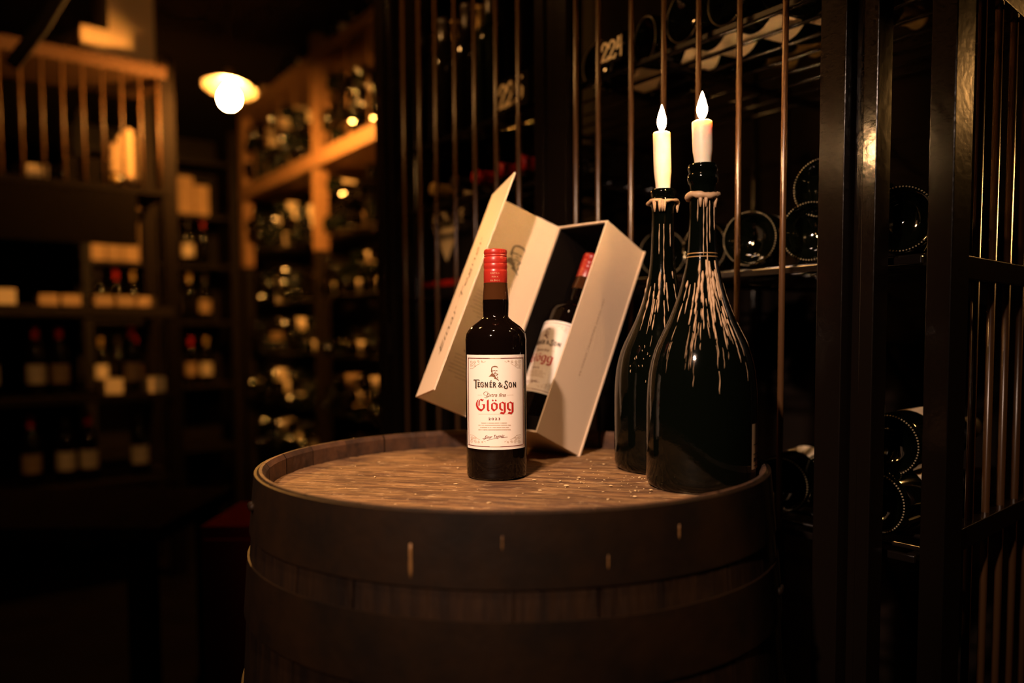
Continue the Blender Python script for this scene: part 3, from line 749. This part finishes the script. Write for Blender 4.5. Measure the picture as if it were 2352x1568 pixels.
# back of the cage
pb0 = onA(882, CB + .64*1.2307) ; 
bk0 = fe - NA*.66; bk1 = cp_ - NA*.66 - DA*.05
o = obj('cage_back_wall', MB().obox((0, 0, 0), bk1 - bk0, -NA*.05, Vector((0, 0, ROOM_H))), m_wall); o.location = bk0; o['kind'] = 'structure'; o.name = 'wall_cage'

# return panel to the right of the corner post
DR = Vector((.733, .680, 0)); NR = Vector((.680, -.733, 0))
ret = thing('cage_side_panel', 'barred side panel of the cage right of the corner post', 'panel', (cp_.x, cp_.y, 0))
def rail_r(z0, z1, th=.02):
    return obj('rail', MB().obox(Vector((0, 0, z0)) + DR*.028 - NR*th, DR*.75, NR*th, Vector((0, 0, z1-z0))), m_iron, ret, bevel=.0014)
zr = zat(2192, 578); zl = zat(2177, 1237)
rail_r(zr - .028, zr); rail_r(zl - .027, zl); rail_r(zr + .32, zr + .36); rail_r(0.02, .06)
rb = None
for k in range(11):
    p = DR*(.058 + k*.062) - NR*.012
    if rb is None: rb = obj('bar', MB().tube([(0, 0, .06), (0, 0, zr + .32)], .005, 8), m_rod, ret, smooth=3.2); rb.location = p
    else: inst('bar', rb.data, ret, p)

# ------------------------------------------------------------------ wire shelves in the cage
def wire_shelf(z, label, y0=None, x_near=2120, x_far=905, nrod=8, front=.05):
    a = onA(x_near, CB + front*1.2307) ; b = onA(x_far, CB + front*1.2307)
    t = thing('wire_shelf', label, 'shelf', (a.x, a.y, z)); O = t.location
    L = (b - a)
    obj('front_rail', MB().obox((0, 0, -.008), L, -NA*.006, Vector((0, 0, .010))), m_shelfrod, t, bevel=.0015)
    r = None
    for k in range(nrod):
        p = -NA*(.03 + k*.062)
        if r is None: r = obj('rod', MB().tube([(0, 0, 0), L], .0032, 8), m_shelfrod, t, smooth=3.2); r.location = (p.x, p.y, .004)
        else: inst('rod', r.data, t, (p.x, p.y, .004))
    for f in (.004, .33, .66, .996):
        obj('cross_bar', MB().obox(L*f - NA*.004 + Vector((0, 0, -.0095)), -NA*.50, L.normalized()*.012, Vector((0, 0, .009))), m_shelfrod, t)
    return t
TZ = {'low': zat(1842, 1223, CB + .06), 'mid': zat(1770, 634, CB + .06) + .010, 'up': zat(1640, 70, CB + .06)}
wire_shelf(TZ['low'], 'lower wire shelf in the cage, below the barrel top')
wire_shelf(TZ['mid'], 'middle wire shelf in the cage, level with the box top')
wire_shelf(TZ['up'], 'upper wire shelf in the cage above the candle flames')
wire_shelf(TZ['up'] - .155, 'short wire shelf behind the left gate, under number 225', x_near=1270, x_far=905, nrod=7)
# four uprights carrying the shelves
for x, nm in ((2118, 'near'), (1272, 'middle'), (908, 'far')):
    for off, fb in ((.04, 'front'), (.56, 'rear')):
        p = onA(x, CB) - NA*(off + .02)
        o = obj('shelf_upright', MB().tube([(0, 0, 0), (0, 0, 2.2)], .007, 8), m_iron, smooth=3.2); o.location = (p.x, p.y, 0)
        tag(o, '%s thin steel upright at the %s end of the caged shelves' % (fb, nm), 'upright')

# ------------------------------------------------------------------ bottles: shared meshes
def lathe_mesh(name, prof, m, n=24, sm=0.8):
    o = obj(name, MB().lathe(prof, n), m, smooth=sm); me = o.data; bpy.data.objects.remove(o); return me
def patch_mesh(name, r, z0, z1, half, m, n=12):
    vs = []; 
    for i in range(n+1):
        a = -half + 2*half*i/n
        for z in (z0, z1): vs.append((r*math.sin(a), -r*math.cos(a), z))
    o = obj(name, MB().add(vs, [(2*i, 2*i+2, 2*i+3, 2*i+1) for i in range(n)]), m, smooth=3.2); me = o.data; bpy.data.objects.remove(o); return me
CH = [(.0001, .026), (.018, .0235), (.030, .013), (.0365, .002), (.040, 0), (.0430, .0028), (.044, .010), (.0442, .15), (.0425, .172), (.0375, .195), (.030, .218), (.0225, .24), (.0175, .262), (.0155, .285), (.0152, .292)]
CHF = [(.0228, .241), (.0180, .262), (.0160, .285), (.0158, .300), (.0172, .302), (.0172, .309), (.0145, .313), (.0001, .314)]
BX = [(.0001, .018), (.02, .014), (.031, .001), (.0345, 0), (.0372, .004), (.0374, .18), (.0360, .196), (.030, .211), (.019, .224), (.0150, .234), (.0142, .262), (.0142, .285), (.0156, .286), (.0156, .294), (.013, .296), (.0001, .296)]
BXC = [(.0148, .236), (.0146, .262), (.0146, .284), (.0161, .2855), (.0161, .2955), (.0135, .298), (.0001, .298)]
me_ch = lathe_mesh('glass_body', CH, m_cageglass, 48); me_chf = {m: lathe_mesh('foil', CHF, m, 28) for m in (m_goldcap, m_darkcap, m_redcap)}
me_bx = {m: lathe_mesh('glass_body', BX, m, 22) for m in (m_rackglass, m_rackgreen)}; me_bxc = {m: lathe_mesh('capsule', BXC, m, 16) for m in (m_redcap, m_darkcap, m_goldcap)}
me_bxl = {m: patch_mesh('paper_label', .0377, .055, .135, 1.9, m) for m in (m_pale, m_tan)}
me_chl = {m: patch_mesh('paper_label', .0446, .06, .13, 1.75, m, 18) for m in (m_pale, m_tan)}
beads = MB()
for k in range(66):
    a = 2*math.pi*k/66; beads.ball((.0408*math.cos(a), .0408*math.sin(a), .0002), .00125, 6, 4)
ob = obj('t', beads, m_bead, smooth=3.2); me_beads = ob.data; bpy.data.objects.remove(ob)

def champagne(label, base, axis, foil=m_goldcap, paper=m_pale, spin=0.0, group=None):
    t = thing('champagne_bottle', label, 'bottle', base, group); axis_rot(t, axis, spin)
    inst('glass_body', me_ch, t); inst('foil', me_chf[foil], t)
    if paper: inst('paper_label', me_chl[paper], t)
    b = inst('bearing_ring', me_beads, t); b['kind'] = 'stuff'
    return t
def claret(label, base, axis, glass=m_rackglass, cap=m_darkcap, paper=m_pale, spin=0.0, group=None):
    t = thing('wine_bottle', label, 'bottle', base, group); axis_rot(t, axis, spin)
    inst('glass_body', me_bx[glass], t); inst('capsule', me_bxc[cap], t)
    if paper: inst('paper_label', me_bxl[paper], t)
    return t
def cage_pt(x, tier, r=.0443, deep=.085, stack=0.0):
    p = onA(x, CB + deep*1.2307); return Vector((p.x, p.y, TZ[tier] + .0085 + r + stack))
AX = (.60, .80, 0); LR = (.6, -.5, .6); LL_ = (-.3, -.6, .7); LD = (-.2, -.5, -.8)
champagne('champagne bottle lying base outwards on the middle shelf, first right of the near magnum', cage_pt(1722, 'mid'), AX, paper=m_pale, spin=face(AX, LR))
champagne('champagne bottle lying base outwards on the middle shelf, beside the large gate edge', cage_pt(1862, 'mid'), AX, paper=m_pale, spin=face(AX, LL_))
champagne('champagne bottle lying on top of two others behind the large gate edge', cage_pt(1886, 'mid', deep=.10, stack=.062), (.70, .71, 0), paper=None, foil=m_darkcap)
champagne('champagne bottle lying base outwards between slim post and corner post', cage_pt(2068, 'mid', deep=.075), (.62, .78, 0), paper=m_tan, spin=.4)
champagne('champagne bottle with pale label lying behind the neck of the near magnum', cage_pt(1618, 'mid', deep=.13), (.70, .71, 0), spin=face((.70, .71, 0), LL_))
champagne('champagne bottle with pale label lying behind the upper corner of the box', cage_pt(1522, 'mid', deep=.14), (.30, .95, 0), spin=face((.30, .95, 0), LL_))
UX = (.88, .47, 0)
champagne('champagne bottle lying on the upper shelf above the tall candle', cage_pt(1566, 'up', deep=.07), UX, spin=face(UX, LD))
champagne('champagne bottle lying on the upper shelf above the short candle', cage_pt(1664, 'up', deep=.07), UX, spin=face(UX, LD))
champagne('champagne bottle with cream label lying just right of number 224', cage_pt(1478, 'up', deep=.10), (.95, .31, 0), spin=face((.95, .31, 0), (-.2, -.8, .4)))
champagne('champagne bottle lying behind number plate 224', cage_pt(1372, 'up', deep=.11), (.8, .6, 0), foil=m_darkcap, paper=m_tan)
champagne('champagne bottle lying at the near end of the upper shelf behind the gate edge', cage_pt(1790, 'up', deep=.09), UX, spin=face(UX, LD))
champagne('champagne bottle lying on the upper shelf between slim post and corner post', cage_pt(2052, 'up', deep=.11), UX, spin=face(UX, LD))
champagne('champagne bottle lying base outwards on the lower shelf right of the barrel', cage_pt(1800, 'low', deep=.09), AX, spin=face(AX, LR))
champagne('champagne bottle lying deeper on the lower shelf beside the large gate edge', cage_pt(1905, 'low', deep=.16), (.55, .83, 0), spin=face((.55, .83, 0), LL_))
champagne('champagne bottle with pale label lying on the lower shelf between slim post and corner post', cage_pt(2022, 'low', deep=.08), (.80, .60, 0), spin=face((.80, .60, 0), (0, -.9, .4)))
champagne('champagne bottle lying on top of the lower row between slim post and corner post', cage_pt(2050, 'low', deep=.11, stack=.075), (.75, .66, 0), spin=face((.75, .66, 0), (0, -.6, .8)))
# standing bottles behind the left gate, upper shelf
for i, x in enumerate((972, 996, 1022, 1048, 1076, 1104, 1130)):
    p = onA(x, CB + (.10 + .03*(i % 2))*1.2307)
    claret('dark wine bottle standing in a row behind the left gate, beside number 225', (p.x, p.y, TZ['up'] + .009), (0, 0, 1), glass=m_rackgreen if i % 3 == 0 else m_rackglass,
           cap=(m_darkcap, m_goldcap)[i % 2], paper=None, spin=random.uniform(-.8, .3), group='bottles standing behind the left gate')
# lying bottles under number 225
for i, (x, capm) in enumerate(((990, m_goldcap), (1038, m_darkcap), (1088, m_redcap), (1142, m_redcap), (1193, m_redcap), (1245, m_redcap))):
    p = onA(x, CB + .05*1.2307) - NA*.30
    claret('%s wine bottle lying neck outwards on the short shelf under number 225' % ('red-capped' if capm is m_redcap else 'pale-labelled'), (p.x, p.y, TZ['up'] - .155 + .0085 + .0376), NA, cap=capm,
           paper=m_pale if i % 2 == 0 else None, spin=random.uniform(1, 3), group='bottles lying under number 225')
# black case with lettering and triangle
ca = onA(1088, CB + .11*1.2307); cb_ = onA(968, CB + .11*1.2307)
case = thing('wine_case', 'black wooden case with pale lettering, triangle and red stripe behind the left gate', 'case', (ca.x, ca.y, TZ['mid'] + .0085))
Lc = (cb_ - ca); CHH = zat(1010, 470, CB + .11*1.2307) - TZ['mid']
obj('case_body', MB().obox((0, 0, 0), Lc, -NA*.20, Vector((0, 0, CHH))), m_blackcase, case)
def casept(x, y): # x along from the near end, y height
    p = Lc.normalized()*(Lc.length - x) + NA*.0012; return (p.x, p.y, y)
pc = Print(); pc.add(text2d('ECCHURE', .030, bold=.03, width=.155), lambda x, y: (Lc.length*.51 + x, CHH*.74 + y)); 
pc.add(poly2d([(Lc.length*.51 - .062, CHH*.70), (Lc.length*.51, CHH*.34), (Lc.length*.51 + .062, CHH*.70)]))
pc.build('case_lettering', casept, m_paint, case)
ps_ = Print(); ps_.add(poly2d([(.01, CHH*.10), (Lc.length - .03, CHH*.10), (Lc.length - .03, CHH*.16), (.01, CHH*.16)])); ps_.build('case_stripe', casept, m_redcap, case)
ct = obj('carton', MB().obox((0, 0, 0), Lc*.42, -NA*.14, Vector((0, 0, .030))), m_pale); ct.location = Vector((ca.x, ca.y, TZ['mid'] + .0085 + CHH)) - NA*.02
tag(ct, 'flat pale carton lying on top of the black case', 'carton')

# number plates wired to the shelf front
def number_plate(body, x0, x1, y, strokes, where):
    c = CB + .035*1.2307
    a, b = onA(x1, c, y), onA(x0, c, y); L = a - b; zc = zat((x0+x1)/2, y, c); H = L.length*.74
    t = thing('number_plate', 'black plate with hand-painted number %s, %s' % (body, where), 'plate', (b.x, b.y, zc - H/2))
    obj('plate', MB().obox(-L*.10, L*1.2, -NA*.003, Vector((0, 0, H))), m_plate, t)
    p = Print()
    for pts, wd in strokes: p.add(stroke2d(pts, wd))
    def fn(x, y): q = L*x + NA*.0009; return (q.x, q.y, H*y)
    p.build('painted_number', fn, m_paint, t)
    return t
def two(dx): return ([(dx+.02, .60), (dx+.03, .74), (dx+.12, .84), (dx+.22, .80), (dx+.26, .68), (dx+.20, .52), (dx+.09, .34), (dx+.03, .17), (dx+.14, .20), (dx+.24, .16), (dx+.29, .28)], .085)
def four(dx): return [([(dx+.09, .88), (dx+.05, .62), (dx+.0, .47), (dx+.14, .54), (dx+.31, .55)], .085), ([(dx+.22, .88), (dx+.20, .5), (dx+.18, .16)], .09)]
def five(dx): return [([(dx+.28, .86), (dx+.12, .82), (dx+.08, .58), (dx+.20, .62), (dx+.29, .50), (dx+.27, .30), (dx+.16, .18), (dx+.03, .22)], .085)]
number_plate('224', 1383, 1438, 112, [two(-.02), two(.29)] + four(.62), 'up left of the candles')
number_plate('225', 1148, 1207, 213, [two(-.02), two(.29)] + five(.60), 'behind the left gate')

# ------------------------------------------------------------------ far rack on the right, lit by the lamp
CF = 2.0
def onF(Y, deep=0.0): 
    p = Vector((CF - KA*Y, Y, 0)); return p - NA*deep
rack = thing('bottle_rack', 'tall wooden bottle rack under the far pendant lamp', 'rack', onF(3.05)); RO = rack.location
YS = [3.05, 4.22, 5.22]
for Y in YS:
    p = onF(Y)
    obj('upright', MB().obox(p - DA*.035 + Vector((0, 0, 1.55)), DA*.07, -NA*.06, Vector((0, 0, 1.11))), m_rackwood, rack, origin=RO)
    obj('upright', MB().obox(p - DA*.03, DA*.06, -NA*.06, Vector((0, 0, 1.55))), m_darkwood, rack, origin=RO)  # lower part coloured dark to copy the lamp's falloff
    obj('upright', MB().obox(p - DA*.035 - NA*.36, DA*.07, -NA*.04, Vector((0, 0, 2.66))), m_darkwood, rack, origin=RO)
rowz = [.10, .40, .70, 1.00, 1.30, 1.62]
a, b = onF(3.05), onF(5.22)
for z in rowz:
    obj('shelf_board', MB().obox(Vector((a.x, a.y, z - .012)) - NA*.065, b - a, -NA*.30, Vector((0, 0, .012))), m_darkwood, rack, origin=RO)
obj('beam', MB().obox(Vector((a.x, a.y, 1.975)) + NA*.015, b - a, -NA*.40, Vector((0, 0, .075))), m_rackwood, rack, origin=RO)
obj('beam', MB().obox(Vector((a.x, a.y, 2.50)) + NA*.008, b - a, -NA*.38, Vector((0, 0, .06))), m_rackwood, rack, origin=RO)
obj('back_board', MB().obox(Vector((a.x, a.y, 0)) - NA*.40, b - a, -NA*.02, Vector((0, 0, 2.66))), m_darkwood, rack, origin=RO)
for k in range(0, 34, 3):      # thin front rods of the top bin
    p = onF(3.12 + k*.0625)
    if abs(p.y - 4.22) < .05: continue
    obj('rod', MB().tube([(p.x, p.y, 2.05), (p.x, p.y, 2.50)], .004, 6), m_rackwood, rack, smooth=3.2, origin=RO)
rnd = random.Random(21)
def loose(Y, z, lab, grp, q):
    ax = -NA + DA*rnd.uniform(-.2, .2); p = onF(Y, rnd.uniform(-.05, .02))
    claret(lab, (p.x, p.y, z), ax, glass=m_rackgreen if q % 3 == 0 else m_rackglass, cap=m_redcap if q % 5 == 0 else m_darkcap, paper=(m_pale, None, m_pale, m_tan, m_pale)[q % 5],
           spin=face(ax, -DA*.8 + NA*.4 + Vector((0, 0, .5))) + rnd.uniform(-.8, .8), group=grp)
q = 0
LAY = ('bottom', 'second', 'third', 'fourth', 'top')
def stack(z0, nlay, dens, where, grp):
    global q
    for lay in range(nlay):
        Y = 3.165 + .036*(lay % 2) + rnd.uniform(0, .02)
        while Y < 5.1:
            if abs(Y - 4.22) > .105 and rnd.random() < dens[lay]:
                loose(Y, z0 + .0376 + lay*.066, 'wine bottle lying %s, %s layer' % (where, LAY[lay]), grp, rnd.randrange(60))
            Y += .084
stack(2.05, 5, (.95, .85, .7, .5, .3), 'in the open top bin of the far rack', 'bottles in the top bin')
for z, nm in ((.40, 'lowest filled'), (.70, 'second filled'), (1.00, 'middle'), (1.30, 'upper middle'), (1.62, 'highest')):
    stack(z, 3 if z < 1.6 else 4, (.85, .7, .45, .3), 'in the %s bin of the far rack' % nm, 'bottles in the %s bin of the far rack' % nm)
for k in range(12):
    if k % 4 == 2: continue
    loose(3.2 + k*.16, 2.56 + .0376, 'wine bottle lying on top of the far rack under the ceiling', 'bottles on top of the far rack', k*3)

# ------------------------------------------------------------------ end bins behind the lamp
DBv = Vector((.786, .619, 0)); NB = Vector((.619, -.786, 0))     # NB looks at the camera
E0 = Vector((-2.45, 4.63, 0)); 
bins = thing('bin_rack', 'dim wooden bin rack closing the far end behind the pendant lamp', 'rack', E0)
Le = .86
for s in (0, .43, .86): obj('upright', MB().obox(DBv*(s-.025), DBv*.05, -NB*.05, Vector((0, 0, 2.4))), m_darkwood, bins)
for z in (.4, .8, 1.2, 1.55, 1.86, 2.2): obj('shelf_board', MB().obox((0, 0, z-.02), DBv*Le, -NB*.35, Vector((0, 0, .02))), m_darkwood, bins)
obj('back_board', MB().obox(-NB*.35, DBv*Le, -NB*.02, Vector((0, 0, 2.4))), m_darkwood, bins)
for zi, z in enumerate((.8, 1.2, 1.55, 1.86)):
    for k in range(7):
        s = (.075, .17, .265, .36, .50, .595, .69, .785)[k]
        p = E0 + DBv*s - NB*.10
        if z == 1.86 or (z == 1.55 and k < 3):
            h = .20 + .05*((k*7) % 3)/2
            o = obj('slim_case', MB().obox(-DBv*.043, DBv*.086, -NB*.14, Vector((0, 0, h))), m_case); o.location = (p.x, p.y, z)
            tag(o, 'slim upright wooden case in the end bins, %s shelf' % ('upper' if z > 1.8 else 'middle'), 'case', 'slim cases in the end bins')
        else:
            claret('wine bottle standing in the dim end bins behind the lamp', (p.x, p.y, z), (0, 0, 1), cap=(m_goldcap, m_darkcap, m_redcap)[(k+zi) % 3], paper=(m_pale, m_tan, None)[(k*2+zi) % 3], spin=.6, group='bottles in the end bins')

# ------------------------------------------------------------------ left rack
L0 = Vector((-2.30, 3.01, 0)); LL = .98
m_dark2 = mat('near_black_wood', (0.006, 0.0035, 0.002), 0.7, spec=0.06)
lr = thing('shelf_rack', 'dark iron and wood rack with railed gallery at left', 'rack', L0)
def lpt(s, deep=0.0): return L0 + DBv*s - NB*deep
for s in (0, LL): 
    obj('upright', MB().obox(DBv*(s-.03), DBv*.06, -NB*.05, Vector((0, 0, 2.35))), m_dark2, lr)
    obj('upright', MB().obox(DBv*(s-.03) - NB*.36, DBv*.06, -NB*.04, Vector((0, 0, 2.35))), m_dark2, lr)
for z, th, m in ((2.30, .055, m_rail), (1.755, .025, m_dark2), (1.235, .045, m_darkwood), (.85, .03, m_dark2), (.47, .03, m_dark2)):
    obj('shelf_board', MB().obox(Vector((0, 0, z - th)) + NB*.004, DBv*LL, -NB*.40, Vector((0, 0, th))), m, lr)
obj('fascia', MB().obox(Vector((0, 0, 1.50)) + NB*.002, DBv*(LL - .14), -NB*.02, Vector((0, 0, .225))), m_greycab, lr, label='plain dull grey fascia board')
for k in range(13):
    p = DBv*(.04 + k*.075)
    obj('gallery_rod', MB().tube([p + Vector((0, 0, 1.755)), p + Vector((0, 0, 2.245))], .0065, 8), m_rail, lr, smooth=3.2)
rl = random.Random(5)
for s, z, lab, cap, pap in ((.40, 1.755, 1, m_redcap, m_pale), (.50, 1.755, 0, m_goldcap, m_tan), (.60, 1.755, 1, m_darkcap, None)):
    p = lpt(s, .16); claret(('red-capped' if cap is m_redcap else 'gold-capped' if cap is m_goldcap else 'plain dark') + ' bottle lying in the railed gallery at left', (p.x, p.y, z + .038), DBv*.9 + NB*.3, cap=cap, paper=pap, spin=1.0)
o = obj('storage_box', MB().box((-.09, -.07, 0), (.09, .07, .115)), m_greycab); p = lpt(.66, .12); o.location = (p.x, p.y, 1.755); o.rotation_euler = (0, 0, math.radians(38)); tag(o, 'dull grey box standing in the gallery of the left rack', 'box')
for k, (s, h) in enumerate(((.775, .20), (.81, .24), (.845, .27), (.88, .25))):
    p = lpt(s, .10); o = obj('catalogue', MB().obox(-DBv*.013, DBv*.026, -NB*.13, Vector((0, 0, h))), m_tan); o.location = (p.x, p.y, 1.755)
    tag(o, 'upright tan catalogue in the gallery of the left rack', 'book', 'catalogues in the gallery')
tr = obj('brass_tray', MB().lathe([(.0001, 0), (.075, 0), (.09, .018), (.088, .02), (.073, .004), (.0001, .004)], 24), m_brass, smooth=0.7); p = lpt(.90, -.0); tr.location = (p.x + NB.x*.0, p.y, 1.755); p = lpt(.88, .14)
tr.location = (p.x, p.y + .0, 1.7551); tag(tr, 'small brass tray in the gallery of the left rack', 'tray'); bpy.data.objects.remove(tr)
def shelf_row(z, specs, name):
    for s, kind in specs:
        p = lpt(s, .13)
        if kind == 'b': claret('wine bottle standing on the %s shelf of the left rack' % name, (p.x, p.y, z), (0, 0, 1), cap=rl.choice((m_redcap, m_darkcap, m_goldcap)), paper=rl.choice((m_pale, m_tan)), spin=.7 + rl.uniform(-.4, .4), group='bottles on the %s shelf of the left rack' % name)
        elif kind == 'l': claret('wine bottle lying on the %s shelf of the left rack' % name, (p.x - DBv.x*.15, p.y - DBv.y*.15, z + .038), DBv, cap=rl.choice((m_redcap, m_darkcap)), paper=m_pale, spin=2.2 + rl.uniform(-.4, .4), group='lying bottles on the %s shelf of the left rack' % name)
        else:
            o = obj('small_carton', MB().box((-.036, -.06, 0), (.036, .06, .030 + .018*(len(kind)))), m_tan if s < .3 or 'c' == kind else m_pale); o.location = (p.x, p.y, z); o.rotation_euler = (0, 0, math.radians(38)); tag(o, 'small pale carton on the %s shelf of the left rack' % name, 'carton', 'cartons on the %s shelf of the left rack' % name)
shelf_row(1.235, ((.25, 'cc'), (.345, 'cc'), (.50, 'c'), (.585, 'c'), (.71, 'c'), (.80, 'c'), (.885, 'c')), 'top')
shelf_row(.85, ((.12, 'b'), (.28, 'b'), (.45, 'b'), (.54, 'b'), (.74, 'cc'), (.83, 'b'), (.92, 'cc')), 'middle')
shelf_row(.47, ((.2, 'b'), (.42, 'b'), (.55, 'b'), (.64, 'b'), (.85, 'b')), 'bottom')
# bottle hanging forward under the fascia end
p = lpt(.90, .02)
# plaster soffit over the left rack
struct('trim_1', MB().obox(lpt(.66, .10) + Vector((0, 0, 2.30)), DBv*.115, -NB*.3, Vector((0, 0, .14))).obox(lpt(.775, .12) + Vector((0, 0, 2.30)), DBv*.19, -NB*.3, Vector((0, 0, .42))), m_plaster)
# heating pipe slanting under the ceiling at left
o = obj('ceiling_pipe', MB().tube([atY(25, 150, 2.6), atY(95, 62, 2.6), atY(150, -30, 2.6), Vector((atY(150, -30, 2.6).x + .1, 2.6, ROOM_H))], .022, 10), m_wall, smooth=3.2)
tag(o, 'dark slanting pipe under the ceiling at far left', 'pipe')

# ------------------------------------------------------------------ low dark furniture at left
tb = thing('low_bench', 'low dark wooden bench in the shadow left of the barrel', 'bench', (-1.55, 2.35, 0))
m_bench = mat('black_bench_wood', (0.004, 0.0025, 0.0015), 0.8, spec=0.0, noise=(8, (0.002, 0.0015, 0.001), (8, 1, 1)))
obj('bench_top', MB().box((-.75, -.28, .56), (.62, .28, .60)), m_bench, tb)
for sx in (-.68, .55):
    for sy in (-.23, .23): obj('leg', MB().box((sx-.03, sy-.03, 0), (sx+.03, sy+.03, .56)), m_bench, tb)
rc = thing('red_cabinet', 'dark red painted cabinet half hidden behind the barrel', 'cabinet', (-.49, 1.72, 0))
obj('carcass', MB().box((-.145, -.12, 0), (.13, .12, .715)), m_redcab, rc)
obj('door', MB().box((-.135, -.135, .04), (.12, -.12, .69)), m_redcab, rc)
